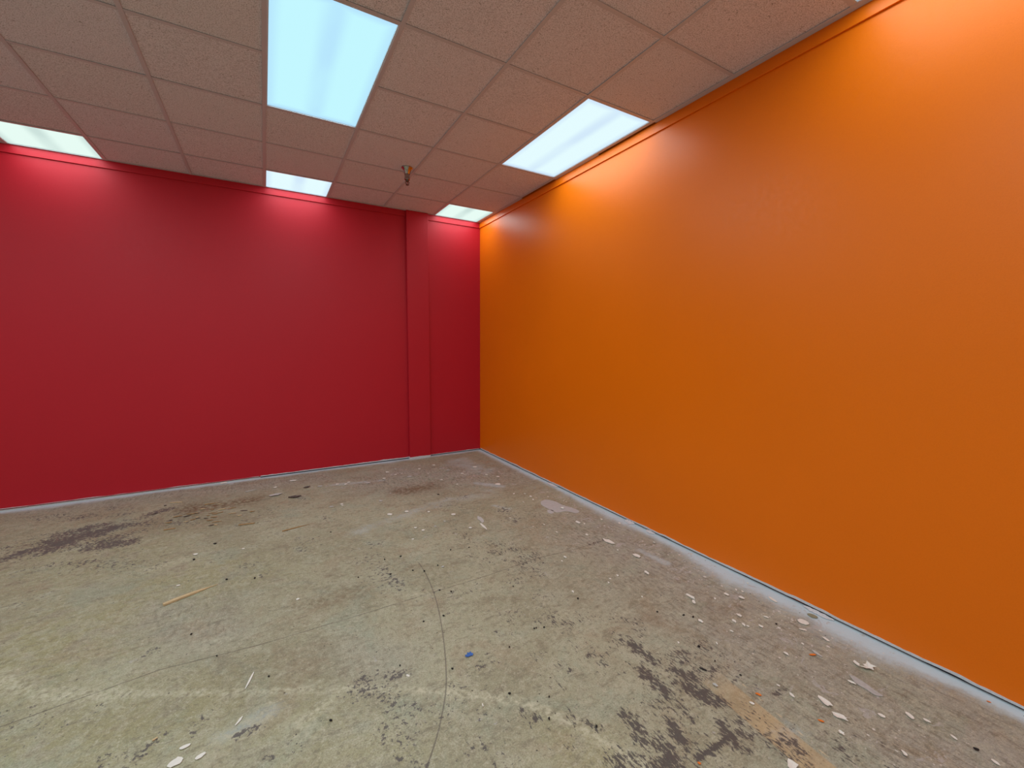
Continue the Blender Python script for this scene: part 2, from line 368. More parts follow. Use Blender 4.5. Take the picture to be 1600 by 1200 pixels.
def floor_mat():
    m = NT('worn_concrete'); v = m.obj()
    def at(name):
        a = m.n('ShaderNodeAttribute'); a.attribute_name = name; s = m.n('ShaderNodeSeparateColor'); m.link(a.outputs['Color'], s.inputs[0])
        return s.outputs[0], s.outputs[1], s.outputs[2], a.outputs['Alpha']
    dark, darkr, brown, yellow = at('residue'); grey, dust, wear, spk = at('surface')
    saw, arc, arcs, bl = at('lines'); tal, lineB, wd, _ = at('tape')
    mul = lambda a, b: m.math('MULTIPLY', a, b)
    n_big = m.noise(v, 1.7, 5, .6, .4); n_mid = m.noise(v, 7, 6, .65, .3); n_f = m.noise(v, 42, 6, .68); n_ff = m.noise(v, 170, 4, .7)
    str_y = m.noise(m.obj((1, .26, 1)), 55, 5, .62, .2)     # scraping marks that run with the orange wall
    str_x = m.noise(m.obj((.35, 1, 1)), 30, 5, .62, .2)
    c = m.mix(m.ramp(n_big, .38, .62), (.285, .275, .195), (.345, .34, .25))
    c = m.mix(mul(yellow, m.ramp(n_mid, .36, .58)), c, (.262, .245, .125))
    c = m.mix(mul(grey, m.ramp(n_big, .3, .6, .6, .95)), c, (.285, .283, .268))
    c = m.mix(m.ramp(n_mid, .52, .66, 0, .50), c, (.40, .39, .315))
    c = m.mix(m.ramp(n_mid, .47, .33, 0, .62), c, (.195, .18, .13))
    gcol = m.noise(v, 3.1, 5, .65, .6)
    c = m.mix(m.ramp(gcol, .52, .66, 0, .50), c, (.27, .31, .25))
    c = m.mix(m.ramp(gcol, .46, .34, 0, .45), c, (.30, .245, .175))
    vein = m.noise(v, 4.3, 7, .7, 1.6)
    c = m.mix(m.ramp(m.math('ABSOLUTE', m.math('SUBTRACT', vein, .5)), .022, .004, 0, .35), c, (.44, .42, .34))
    scr_ = m.noise(m.obj((.6, 1.5, 1)), 11, 7, .75, 2.2)
    c = m.mix(mul(m.ramp(scr_, .57, .68, 0, .55), m.ramp(n_f, .35, .55)), c, (.47, .45, .36))
    # streaks
    c = m.mix(m.ramp(str_x, .55, .66, 0, .42), c, (.15, .135, .10))
    gg = m.ramp(grey, .2, .8)
    c = m.mix(mul(m.ramp(str_y, .53, .64, 0, .60), gg), c, (.135, .12, .10))
    c = m.mix(mul(m.ramp(str_y, .46, .35, 0, .50), gg), c, (.41, .39, .35))
    # fine grain
    c = m.mix(m.ramp(n_f, .53, .64, 0, .50), c, (.155, .14, .10))
    c = m.mix(m.ramp(n_f, .46, .34, 0, .55), c, (.46, .44, .36))
    c = m.mix(m.ramp(n_ff, .5, .66, 0, .5), c, (.15, .135, .10))
    c = m.mix(m.ramp(n_ff, .47, .32, 0, .40), c, (.52, .50, .42))
    # brown stain
    c = m.mix(mul(brown, m.ramp(m.noise(v, 28, 6, .7), .40, .58, .20, .9)), c, (.115, .07, .035))
    # worn track
    c = m.mix(mul(wear, m.ramp(n_f, .58, .40, .15, .9)), c, (.53, .52, .41))
    # tan tape residue along the orange wall side
    b1 = mul(m.ramp(bl, -.006, .004), m.ramp(bl, .118, .110))
    b2 = mul(b1, mul(m.ramp(tal, .0, .22), m.ramp(n_mid, .25, .6, .5, 1)))
    c = m.mix(mul(b2, .62), c, (.47, .335, .185))
    c = m.mix(mul(mul(m.ramp(lineB, .0045, .001), m.ramp(n_f, .62, .42)), .7), c, (.62, .50, .32))
    c = m.mix(1.0, c, (1.16, 1.14, 1.05), 'MULTIPLY')
    # white dust and overspray
    c = m.mix(m.ramp(m.math('ADD', dust, mul(m.math('SUBTRACT', m.math('ADD', mul(n_f, .6), mul(n_mid, .4)), .5), 1.3)), .12, 1.05, 0, .95), c, (.57, .70, .77))
    # pale scuffed patches where paint and compound dried on the slab, mostly toward the room corner
    pt = m.noise(m.obj((1, 1.7, 1)), 9, 7, .7, 1.1)
    c = m.mix(m.ramp(m.math('ADD', pt, mul(spk, .105)), .655, .70, 0, .62), c, (.47, .455, .44))
    # adhesive residue: large flakes
    flk = m.noise(v, 46, 7, .72, .25)
    thr = m.math('SUBTRACT', m.math('ADD', flk, mul(m.noise(v, 7, 3), .35)), m.math('SUBTRACT', .925, mul(dark, .35)))
    c = m.mix(m.ramp(thr, 0, .035, 0, .86), c, (.088, .076, .078))
    flr = m.noise(m.obj((1, .34, 1)), 95, 7, .72, .2)
    thr2 = m.math('SUBTRACT', m.math('ADD', flr, mul(m.noise(v, 9, 3), .35)), m.math('SUBTRACT', .918, mul(darkr, .345)))
    c = m.mix(m.ramp(thr2, 0, .035, 0, .88), c, (.066, .058, .060))
    # pits and specks
    vo = m.voro(v, 34); cd = m.n('ShaderNodeSeparateColor'); m.link(vo.outputs['Color'], cd.inputs[0])
    rad = m.ramp(cd.outputs[0], .72, 1.0, 0, .15, False)
    c = m.mix(m.ramp(m.math('SUBTRACT', rad, vo.outputs['Distance']), 0, .03, 0, .85), c, (.05, .042, .035))
    vo2 = m.voro(v, 26); cd2 = m.n('ShaderNodeSeparateColor'); m.link(vo2.outputs['Color'], cd2.inputs[0])
    r2 = m.math('SUBTRACT', m.math('ADD', mul(spk, .30), cd2.outputs[1]), 1.0)
    dd = m.math('ADD', vo2.outputs['Distance'], mul(m.math('SUBTRACT', n_f, .5), .5))
    c = m.mix(m.ramp(m.math('SUBTRACT', mul(r2, 1.1), dd), -.02, .04, 0, .85), c, (.70, .675, .62))
    vo3 = m.voro(v, 60); cd3 = m.n('ShaderNodeSeparateColor'); m.link(vo3.outputs['Color'], cd3.inputs[0])
    r3 = m.math('SUBTRACT', m.math('ADD', mul(spk, .22), cd3.outputs[2]), .99)
    c = m.mix(m.ramp(m.math('SUBTRACT', mul(r3, 1.6), vo3.outputs['Distance']), -.02, .05, 0, .7), c, (.68, .65, .60))
    # lines
    wv = mul(m.math('SUBTRACT', m.noise(v, 14, 3), .5), .008)
    sd = m.math('ABSOLUTE', m.math('ADD', saw, wv))
    c = m.mix(mul(m.ramp(sd, .0034, .0008), m.ramp(n_mid, .38, .55, .35, .85)), c, (.10, .085, .065))
    ad = m.math('ABSOLUTE', arc)
    c = m.mix(mul(m.ramp(ad, .0042, .0015), m.ramp(n_f, .25, .45, .4, .68)), c, (.12, .10, .085))
    c = m.mix(mul(m.ramp(m.math('ABSOLUTE', arcs), .005, .001), .35), c, (.16, .14, .12))
    hh = m.math('ADD', mul(n_f, .6), mul(n_ff, .3))
    hh = m.math('SUBTRACT', hh, m.ramp(sd, .006, .001, 0, .8))
    m.bump(hh, .55, .003)
    r = m.ramp(n_mid, .3, .7, .48, .68)
    return m.set(c, r, spec=.42)

floor = struct(build_floor())
floor.data.materials.append(floor_mat())

# ------------------------------------------------------------------ WALLS
GAP = .013           # dark slot left where the baseboard was taken off
PX0, PX1, PD = -1.005, -.733, .045   # pilaster on the red wall
BAND = .070
wall_back = struct(box('wall_back', XL, 0.12, 0, .12, GAP, H+.2, M['red']))
wall_right = struct(box('wall_right', 0, .12, YF, 0, GAP, H+.2, M['orange']))
wall_left = struct(box('wall_left', XL-.12, XL, YF, .12, 0, H+.2, M['white_paint']))
wall_front = struct(box('wall_front', XL-.12, .12, YF-.12, YF, 0, H+.2, M['white_paint']))
def adopt(o, par): o.parent = par; o.matrix_parent_inverse = Matrix.Identity(4); o.location = o.location-par.location; return o
adopt(box('pilaster', PX0, PX1, -PD, -.0005, .022, H-.001, M['red'], bevel=.003), wall_back)
adopt(box('sill_plate', XL, .0, .010, .10, 0.001, GAP+.001, M['sill']), wall_back)
adopt(box('sill_plate', .010, .10, YF, 0, 0.001, GAP+.001, M['sill']), wall_right)

def ragged(name, path, depth_dir, lo, hi, th, mat, parent, seed, step=.012, k=1.0):
    """thin torn strip following the foot of a wall; lo/hi are functions of the distance along it"""
    (x0, y0), (x1, y1) = path; L = math.hypot(x1-x0, y1-y0); n = max(2, int(L/step))
    rs = np.random.RandomState(seed); t = np.linspace(0, L, n+1)
    nz = vnoise(t, t*0, 6, seed, 4); nz2 = vnoise(t, t*0+5, 25, seed+3, 3)
    V, F = [], []
    for i, s in enumerate(t):
        x = x0+(x1-x0)*s/L; y = y0+(y1-y0)*s/L
        a = lo(s, nz[i], nz2[i]); b = hi(s, nz[i], nz2[i]); b = max(b, a+.0008)
        for dd in (0.0, th):
            V.append((x+depth_dir[0]*dd, y+depth_dir[1]*dd, a)); V.append((x+depth_dir[0]*dd, y+depth_dir[1]*dd, b))
    for i in range(n):
        a = i*4; b = a+4
        F += [(a, b, b+1, a+1), (a+2, a+3, b+3, b+2), (a+1, b+1, b+3, a+3), (a, a+2, b+2, b)]
    F += [(0, 1, 3, 2), (n*4, n*4+2, n*4+3, n*4+1)]
    return adopt(link_mesh(name, V, F, mat), parent)
e = .0004
# orange wall: torn white paper edge along its whole foot, wider here and there
ragged('torn_drywall_edge', ((-e, -.02), (-e, -5.6)), (-1, 0), lambda s, a, b: GAP-.002+.006*max(0, a-.55)*3, lambda s, a, b: GAP+.004+.014*a*a+.006*b, .0016, M['gypsum'], wall_right, 4)
# red wall, right of the pilaster, between pilaster and step, and left of the step
XS = fl(407, 748).x
ragged('torn_drywall_edge', ((-.01, -e), (PX1+.004, -e)), (0, -1), lambda s, a, b: GAP-.001, lambda s, a, b: GAP+.003+.008*a*b, .0014, M['gypsum'], wall_back, 9)
ragged('torn_drywall_edge', ((PX0-.004, -e), (XS, -e)), (0, -1), lambda s, a, b: GAP, lambda s, a, b: GAP+.005+.013*a*a+.004*b, .0016, M['gypsum'], wall_back, 14)
ragged('torn_drywall_edge', ((XS-.01, -e), (-5.4, -e)), (0, -1), lambda s, a, b: GAP+.004, lambda s, a, b: GAP+.005+.007*max(0, a-.45)*2, .0012, M['gypsum'], wall_back, 23)
ragged('base_strip', ((XS, -e), (-5.4, -e)), (0, -1), lambda s, a, b: .001, lambda s, a, b: GAP-.004, .004, M['grey_chip'], wall_back, 29)
ragged('torn_drywall_edge', ((PX0-.004, -PD-e), (PX1+.002, -PD-e)), (0, -1), lambda s, a, b: .001, lambda s, a, b: .020+.012*a, .0018, M['gypsum'], wall_back, 31)
ragged('torn_drywall_edge', ((PX0-e, -PD), (PX0-e, -.001)), (-1, 0), lambda s, a, b: .001, lambda s, a, b: .022+.012*a, .0016, M['gypsum'], wall_back, 37)

# molding band that runs along the top of both walls
def molding(name, x0, x1, y0, y1, mat):
    o = box(name, x0, x1, y0, y1, H-BAND, H-.002, mat, bevel=.0015); return struct(o)
molding('trim_1', XL, PX0, -.013, -.0005, M['red'])
molding('trim_2', PX1, -.013, -.013, -.0005, M['red'])
molding('trim_3', -.013, -.0005, YF, -.0005, M['orange'])

# ------------------------------------------------------------------ CEILING
NI, NJ = 14, 17
LI = (0, 3, 6, 9)            # grid bays (from the orange wall) that hold light fixtures
def gxp(i): return -GX-i*T       # grid line positions
def gyp(j): return -GY-(j-1)*T
ceiling = struct(box('ceiling', XL, .12, YF, .12, H+.24, H+.30, M['deck']))
lights = []                      # (bay, j0, j1)
occupied = set()
for i in LI:
    for j0 in (-1, 3, 7, 11):
        lights.append((i, max(j0, 0), j0+2))
        for j in (j0, j0+1): occupied.add((i, j))
rnd = random.Random(7)
tiles = {}
for i in range(-1, NI):
    for j in range(0, NJ):
        if i == -1: continue
        if (i, j) in occupied: continue
        x1 = gxp(i)-.003; x0 = gxp(i+1)+.003
        y1 = min(gyp(j)-.003, -.016); y0 = gyp(j+1)+.003
        if x0 < XL or y0 < YF: continue
        key = round(y1-y0, 3)
        if key not in tiles:
            w2, d2 = (x1-x0)/2, (y1-y0)/2; c = .004
            V = [(-w2+c, -d2+c, 0), (w2-c, -d2+c, 0), (w2-c, d2-c, 0), (-w2+c, d2-c, 0), (-w2, -d2, c), (w2, -d2, c), (w2, d2, c), (-w2, d2, c),
                 (-w2, -d2, .016), (w2, -d2, .016), (w2, d2, .016), (-w2, d2, .016)]
            F = [(0, 3, 2, 1)]+[(k, (k+1) % 4, 4+(k+1) % 4, 4+k) for k in range(4)]+[(4+k, 4+(k+1) % 4, 8+(k+1) % 4, 8+k) for k in range(4)]+[(8, 9, 10, 11)]
            o = link_mesh('ceiling_tile', V, F, M['tile']); tiles[key] = o
        else:
            o = tiles[key].copy(); COL.objects.link(o)
        o.location = ((x0+x1)/2, (y0+y1)/2, H+.0012+rnd.random()*.0008)
        o.rotation_euler = (rnd.uniform(-.002, .002), rnd.uniform(-.002, .002), rnd.uniform(-.0015, .0015))
        adopt(o, ceiling)
# T-bar grid: runners along the orange wall, short cross tees between them
for i in range(0, NI+1):
    x = gxp(i)
    adopt(box('main_runner', x-.012, x+.012, YF, -.0135, H-.0035, H-.0005, M['grid'], bevel=.0006), ceiling)
cross = None
for i in range(0, NI):
    for j in range(1, NJ+1):
        if (i, j-1) in occupied and (i, j) in occupied: continue
        y = gyp(j)
        if y < YF: continue
        if cross is None:
            cross = box('cross_tee', gxp(i+1)+.0122, gxp(i)-.0122, y-.012, y+.012, H-.003, H-.0005, M['grid'], bevel=.0006); o = cross
        else: o = cross.copy(); COL.objects.link(o); o.location = ((gxp(i)+gxp(i+1))/2, y, H-.003)
        adopt(o, ceiling) if o is not cross else None
adopt(cross, ceiling)
# wall angle: a narrow ledge that fills the slot beside the runner, missing in two stretches beside the fixture
gap = [(-1.10, -1.72), (-2.35, -2.96)]
def edge(y1, y0): adopt(box('wall_angle', -.0315, -.0138, y0, y1, H-.003, H-.001, M['grid']), ceiling)
edge(-.014, -.9); edge(-.9, gap[0][0]); edge(gap[0][1], gap[1][0]); edge(gap[1][1], -4.3); edge(-4.3, YF)
adopt(box('wall_angle', XL, -.014, -.030, -.0138, H-.0025, H-.001, M['grid']), ceiling)

# ------------------------------------------------------------------ LIGHT FIXTURES
named = {(3, 3): ('large ceiling light in the middle with a cool blue glow, away from both walls', 'cool', (.74, .93, 1.0)),
         (0, 3): ('bright white ceiling light beside the orange wall, above its upper middle', 'white', (.84, .95, 1.0)),
         (6, 0): ('ceiling light cut off by the top of the red wall, farthest left', 'soft', (.86, .95, 1.0)),
         (3, 0): ('small-looking ceiling light over the middle of the red wall, behind the large cool one', 'white', (.84, .95, 1.0)),
         (0, 0): ('ceiling light in the corner where the red and orange walls meet', 'soft', (.88, .96, 1.0)),
         (0, 7): ('ceiling light beside the orange wall at the top edge, only its tip showing', 'white', (.84, .95, 1.0))}
def ceiling_light(i, j0, j1):
    x0, x1 = gxp(i+1)+.012, gxp(i)-.012
    y0, y1 = gyp(j1)+.012, (gyp(j0)-.012 if j0 > 0 else -.016)
    cx, cy = (x0+x1)/2, (y0+y1)/2; w2, d2 = (x1-x0)/2, (y1-y0)/2
    lab, dm, lc = named.get((i, j0), ('recessed ceiling light out of the picture, bay %d row %d' % (i, j0), 'white', (.84, .95, 1.0)))
    if (i, j0) not in named: lab = 'recessed ceiling light outside the view, over the open floor'
    t = empty('ceiling_light', (cx, cy, H), lab, 'ceiling light', None if (i, j0) in named else 'recessed ceiling lights outside the view')
    fr = .006
    V, F = [], []
    for (a0, a1, b0, b1) in ((-w2, w2, -d2, -d2+fr), (-w2, w2, d2-fr, d2), (-w2, -w2+fr, -d2+fr, d2-fr), (w2-fr, w2, -d2+fr, d2-fr)):
        v, f = boxdata(a0, a1, b0, b1, -.002, .06); k = len(V); V += v; F += [tuple(q+k for q in g) for g in f]
    link_mesh('frame', V, F, M['fixture'], t)
    v, f = boxdata(-w2+fr, w2-fr, -d2+fr, d2-fr, .060, .070); link_mesh('housing', v, f, M['fixture'], t)
    v, f = boxdata(-w2+fr+.001, w2-fr-.001, -d2+fr+.001, d2-fr-.001, .004, .007); link_mesh('diffuser', v, f, DIFF[dm], t)
    ld = bpy.data.lights.new('tube_light', 'AREA'); ld.shape = 'RECTANGLE'; ld.size = 2*w2-.03; ld.size_y = 2*d2-.03
    ld.energy = LAMP_W*(2*d2)/1.2*(LAMP_CORNER if (i == 0 and j0 == 0) else LAMP_EDGE if (i == 0 or j0 == 0) else LAMP_OPEN); ld.color = lc
    lo = bpy.data.objects.new('tube_light', ld); COL.objects.link(lo); lo.parent = t; lo.location = (0, 0, .002)
for i, j0, j1 in lights: ceiling_light(i, j0, j1)

# ------------------------------------------------------------------ SPRINKLER
SX, SY = -1.346, -1.241
sp = empty('fire_sprinkler', (SX, SY, H), 'chrome pendant fire sprinkler hanging from the ceiling tiles near the corner', 'sprinkler')
lathe('escutcheon', [(.020, -.062), (.026, -.060), (.031, -.040), (.040, -.016), (.050, -.006), (.051, -.0045), (.046, -.0042), (.018, -.02)], M['chrome'], sp, (0, 0, 0), 36)
lathe('pipe_nipple', [(.023, -.062), (.024, -.066), (.024, -.090), (.026, -.094), (.026, -.106), (.022, -.110), (.015, -.112)], M['chrome'], sp, (0, 0, 0), 12)
hd = lathe('sprinkler_head', [(.010, -.111), (.016, -.113), (.016, -.121), (.011, -.124), (.008, -.128)], M['brass'], sp, (0, 0, 0), 8, False)
for s in (-1, 1):
    P = [(s*.011, -.122), (s*.016, -.130), (s*.015, -.141), (s*.004, -.150)]
    V, F = [], []
    for x, z in P:
        V += [(x-.0028, -.0035, z), (x+.0028, -.0035, z), (x+.0028, .0035, z), (x-.0028, .0035, z)]
    for k in range(3):
        for q in range(4): F.append((k*4+q, k*4+(q+1) % 4, (k+1)*4+(q+1) % 4, (k+1)*4+q))
    F += [(0, 1, 2, 3), (12, 13, 14, 15)]
    link_mesh('frame_arm', V, F, M['brass'], sp)
lathe('glass_bulb', [(.001, -.124), (.0032, -.127), (.0036, -.135), (.003, -.142), (.001, -.148)], simple('red_bulb_glass', (.25, .03, .02), .15), sp, (0, 0, 0), 10)
V, F = [], []
n = 24
for r_, z in ((.004, -.152), (.004, -.1495)):
    for k in range(n): V.append((.004*math.cos(2*math.pi*k/n), .004*math.sin(2*math.pi*k/n), z))
for z in (-.1535, -.1515):
    for k in range(n):
        r_ = .0165 if k % 2 == 0 else .0125
        V.append((r_*math.cos(2*math.pi*k/n), r_*math.sin(2*math.pi*k/n), z+(-.001 if k % 2 == 0 else 0)))
V = V[2*n:]
F = [tuple(range(n)), tuple(range(n, 2*n))]+[(k, (k+1) % n, n+(k+1) % n, n+k) for k in range(n)]
link_mesh('deflector', V, F, M['brass'], sp)

# ------------------------------------------------------------------ DEBRIS ON THE FLOOR
def fz(x, y): return .0022
def flake(name, poly, mat, th=.0012, lift=.002, curl=.0, seed=0, label=None, cat=None, group=None, parent=None):
    """thin broken flake from an outline on the floor, its rim slightly curled"""
    P = [np.array(p) for p in poly]; c = sum(P)/len(P); n = len(P)
    rs = random.Random(seed)
    V, F = [], []
    for lay in (0, 1):
        V.append((0, 0, lay*th))
        for p in P:
            q = (p-c)*.55; V.append((q[0], q[1], lay*th+curl*.25))
        for p in P:
            q = (p-c); V.append((q[0], q[1], lay*th+curl*rs.uniform(.4, 1.0)))
    s = 1+2*n
    for k in range(n):
        k2 = (k+1) % n
        F += [(0, 1+k2, 1+k), (1+k, 1+k2, 1+n+k2, 1+n+k), (s, s+1+k, s+1+k2), (s+1+k, s+1+n+k, s+1+n+k2, s+1+k2), (1+n+k, 1+n+k2, s+1+n+k2, s+1+n+k)]
    o = link_mesh(name, V, F, mat, None, (c[0], c[1], lift))
    if parent: adopt(o, parent)
    if label: tag(o, label, cat, group)
    return o
def irr(cx, cy, a, b, ang, seed, n=11, jag=.25):
    rs = random.Random(seed); out = []
    for k in range(n):
        t = 2*math.pi*k/n+rs.uniform(-.15, .15); r = 1+rs.uniform(-jag, jag)
        x, y = a*r*math.cos(t), b*r*math.sin(t)
        out.append((cx+x*math.cos(ang)-y*math.sin(ang), cy+x*math.sin(ang)+y*math.cos(ang)))
    return out
def chip_at(u0, v0, u1, v1, wid, **kw):
    """flake lying between two floor points, wid metres wide"""
    a, b = fl(u0, v0), fl(u1, v1); L = (b-a).length
    kw.setdefault('n', 11); kw.setdefault('jag', .22)
    n_, j_ = kw.pop('n'), kw.pop('jag')
    return flake(kw.pop('name'), irr((a.x+b.x)/2, (a.y+b.y)/2, L/2, wid/2, math.atan2(b.y-a.y, b.x-a.x), kw.get('seed', 1), n_, j_), **kw)

def stick(name, u0, v0, u1, v1, w0, w1, mat, label, cat='wood', tip=True, bend=.0, h=1.0):
    a, b = fl(u0, v0), fl(u1, v1); d = (b-a); L = d.length; d.normalize(); sd = Vector((-d.y, d.x, 0))
    rs = random.Random(int(u0*7+v0)); n = 9; V, F = [], []
    for k in range(n+1):
        t = k/n; w_ = w0+(w1-w0)*t
        if tip and t > .55: w_ *= max(.12, 1-(t-.55)/.47)
        off = bend*math.sin(math.pi*t)+rs.uniform(-.04, .04)*w0
        c = d*(t*L-L/2)+sd*off; hz = w_*.75*h
        for (p, q) in ((-.5, 0), (.5, .05), (.42, .9), (-.2, 1.0), (-.5, .7)):
            jj = 1+rs.uniform(-.08, .08)
            v_ = c+sd*(p*w_*jj); V.append((v_.x, v_.y, q*hz*jj+.0004))
    for k in range(n):
        for q in range(5): F.append((k*5+q, k*5+(q+1) % 5, (k+1)*5+(q+1) % 5, (k+1)*5+q))
    F += [tuple(range(5)), tuple(n*5+q for q in range(5))]
    m_ = (a+b)/2
    return tag(link_mesh(name, V, F, mat, None, (m_.x, m_.y, .0018)), label, cat)
stick('wood_stick', 255, 947, 341, 913, .019, .017, M['wood'], 'pale split wooden stick with a pointed end on the open concrete')
stick('wood_splinter', 441, 831, 486, 819, .010, .008, M['wood_dark'], 'thin brown wood splinter lying between the long stick and the pilaster')
stick('wood_splinter', 373, 821, 398, 818, .020, .016, M['wood_dark'], 'short flat tan wood splinter near the brown stain by the red wall', tip=False, h=.4)
stick('wood_splinter', 256, 829, 274, 826, .018, .014, M['wood_dark'], 'stubby tan splinter beside the dark adhesive patch', tip=False, h=.4)
stick('wood_splinter', 384, 769, 404, 764, .016, .012, M['grey_chip'], 'greyish sliver close to the red wall foot', tip=True, h=.4)
stick('wood_splinter', 320, 789, 342, 786, .016, .010, M['wood_dark'], 'brown sliver lying on the brown stain below the red wall', h=.5)
stick('wood_splinter', 266, 786, 285, 785, .012, .012, M['wood'], 'light sliver left of the brown stain by the red wall', tip=False, h=.4)
stick('wood_splinter', 238, 1158, 246, 1153, .008, .006, M['wood'], 'tiny straw-coloured sliver low in the left foreground', tip=False, h=.4)
stick('black_sliver', 1093, 1044, 1104, 1049, .006, .006, M['crumb'], 'thin black sliver at the top of the scraped dark patch', 'debris', tip=False, h=.5)

def up(o, z): o.location.z = z; return o
chip_at(450, 778, 471, 776, .045, name='bark_chip', mat=M['bark'], curl=.010, seed=3, label='dark brown curled chip on the floor in front of the red wall', cat='debris')
chip_at(419, 776, 440, 772, .055, name='plaster_flake', mat=M['grey_chip'], curl=.006, seed=5, label='pale grey flake beside the dark brown chip near the red wall', cat='plaster flake')
chip_at(474, 763, 484, 761, .035, name='bark_chip', mat=M['bark'], curl=.009, seed=8, label='small dark chip just in front of the white edge of the red wall', cat='debris')
chip_at(452, 752, 463, 751, .04, name='plaster_flake', mat=M['white_chip'], curl=.004, seed=9, label='white flake closest to the step in the red wall foot', cat='plaster flake')
tp = fl(733, 1024)
flake('tape_scrap', [(tp.x+a, tp.y+b) for a, b in ((-.021, -.006), (-.010, -.014), (.002, -.011), (.012, -.015), (.019, -.003), (.012, .003), (.015, .014), (.004, .010), (-.003, .017), (-.008, .005), (-.018, .006))],
      M['blue_tape'], .0006, .003, .003, 2, 'torn scrap of blue tape on the concrete', 'tape')
chip_at(1180, 1084, 1190, 1088, .012, name='paint_flake', mat=M['orange_chip'], curl=.002, seed=11, n=7, label='orange paint flake at the head of the tan tape mark', cat='paint flake')
chip_at(1278, 1126, 1288, 1129, .010, name='paint_flake', mat=M['orange_chip'], curl=.002, seed=12, n=6, label='orange paint flake next to the white ovals in the foreground', cat='paint flake')
chip_at(1263, 1024, 1275, 1024, .012, name='paint_flake', mat=M['orange_chip'], curl=.002, seed=13, n=7, label='orange paint flake touching a pale grey flake by the orange wall', cat='paint flake')
chip_at(1268, 1016, 1284, 1027, .016, name='paint_flake', mat=M['grey_chip'], curl=.001, seed=14, label='pale grey flake touching the orange flake', cat='paint flake', lift=.0018)
chip_at(1090, 1192, 1096, 1196, .009, name='paint_flake', mat=M['orange_chip'], curl=.002, seed=15, n=6, label='small red-orange flake at the bottom beside the dark diagonal mark', cat='paint flake')
chip_at(1541, 1096, 1549, 1099, .008, name='paint_flake', mat=M['orange_chip'], curl=.001, seed=16, n=6, label='tiny orange flake on the white dust by the orange wall', cat='paint flake')

# larger pale flakes toward the orange wall
s_ = fl(1357, 1044)
flake('paper_scrap', [(s_.x+a*1.0, s_.y+b*1.0) for a, b in ((-.034, .028), (-.012, .010), (-.004, .020), (.010, .014), (.030, .018), (.020, .000), (.024, -.020), (.006, -.012), (-.008, -.022), (-.010, -.008), (-.024, -.002))],
      M['white_chip'], .0006, .0025, .010, 4, 'white star-shaped torn scrap nearest the orange wall', 'paper scrap')
big = [(1334, 1034, 1342, 1042, .020, 'white_chip', 'narrow white flake beside the star-shaped scrap'),
       (1278, 1089, 1298, 1105, .030, 'white_chip', 'long white flake with a pointed end, upper of the two big ovals'),
       (1298, 1114, 1326, 1127, .028, 'white_chip', 'long white oval flake, lower of the two big ovals'),
       (1246, 969, 1264, 976, .045, 'white_chip', 'white round disc of dried compound by the broken wall foot'),
       (1261, 960, 1278, 966, .036, 'olive_chip', 'olive-grey disc against the broken foot of the orange wall'),
       (1325, 1065, 1337, 1070, .014, 'white_chip', 'small white flake alongside the long smear'),
       (1248, 983, 1261, 986, .012, 'white_chip', 'slim white flake just below the white disc'),
       (1201, 933, 1214, 942, .020, 'white_chip', 'white flake at the edge of the dust, left of the white disc'),
       (1131, 928, 1140, 932, .022, 'white_chip', 'white oval flake among debris midway along the orange wall'),
       (1154, 933, 1163, 937, .022, 'white_chip', 'white flake beside the grey rubble midway along the orange wall'),
       (1072, 929, 1086, 937, .022, 'white_chip', 'bright white flake on a dark spot in the middle of the right floor'),
       (1091, 969, 1098, 974, .018, 'white_chip', 'white flake alone above the scraped dark patch'),
       (1184, 977, 1193, 982, .018, 'white_chip', 'white oval flake below the row of small dashes'),
       (942, 843, 958, 850, .045, 'white_chip', 'white flake with black dirt beside it, near the long smear'),
       (990, 867, 1001, 872, .035, 'white_chip', 'cream flake right of the dirt-marked white flake'),
       (1007, 893, 1013, 898, .02, 'white_chip', 'small cream flake below the cream flake'),
       (901, 815, 905, 819, .03, 'white_chip', 'white chip below the large pale paint patch'),
       (1113, 1069, 1122, 1074, .014, 'grey_chip', 'small square pale flake above the tan mark'),
       (1229, 1192, 1246, 1202, .040, 'white_chip', 'crumpled white flake at the bottom edge beside the tan mark'),
       (1311, 1143, 1319, 1150, .016, 'white_chip', 'small blurred white flake below the lower oval'),
       (606, 803, 612, 805, .035, 'white_chip', 'round white spot of compound in front of the pilaster, nearer one'),
       (633, 799, 638, 800, .03, 'white_chip', 'round white spot of compound in front of the pilaster, farther one'),
       (705, 804, 712, 804, .035, 'white_chip', 'round white spot of compound between pilaster and pale streak'),
       (302, 867, 309, 867, .02, 'white_chip', 'white chip above the long wooden stick'),
       (276, 916, 281, 916, .012, 'white_chip', 'tiny white chip just beyond the long wooden stick'),
       (635, 1055, 640, 1058, .010, 'white_chip', 'white chip near the curved dark line in the foreground'),
       (753, 1100, 755, 1106, .005, 'white_chip', 'slim upright white sliver right of the curved dark line'),
       (262, 1198, 286, 1186, .035, 'white_chip', 'big white paint blob at the bottom edge in the left foreground'),
       (279, 1172, 297, 1164, .016, 'white_chip', 'thin white paint streak above the big white blob'),
       (304, 1188, 322, 1177, .016, 'white_chip', 'white paint fleck right of the big white blob'),
       (383, 1078, 397, 1050, .008, 'white_chip', 'upright white paint streak in the left foreground'),
       (368, 1134, 379, 1121, .009, 'white_chip', 'short white paint streak below the upright one'),
       (750, 818, 761, 828, .020, 'white_chip', 'pale pointed paint streak near the room corner, lower end'),
       (747, 806, 755, 817, .040, 'grey_chip', 'pale pointed paint streak near the room corner, upper end')]
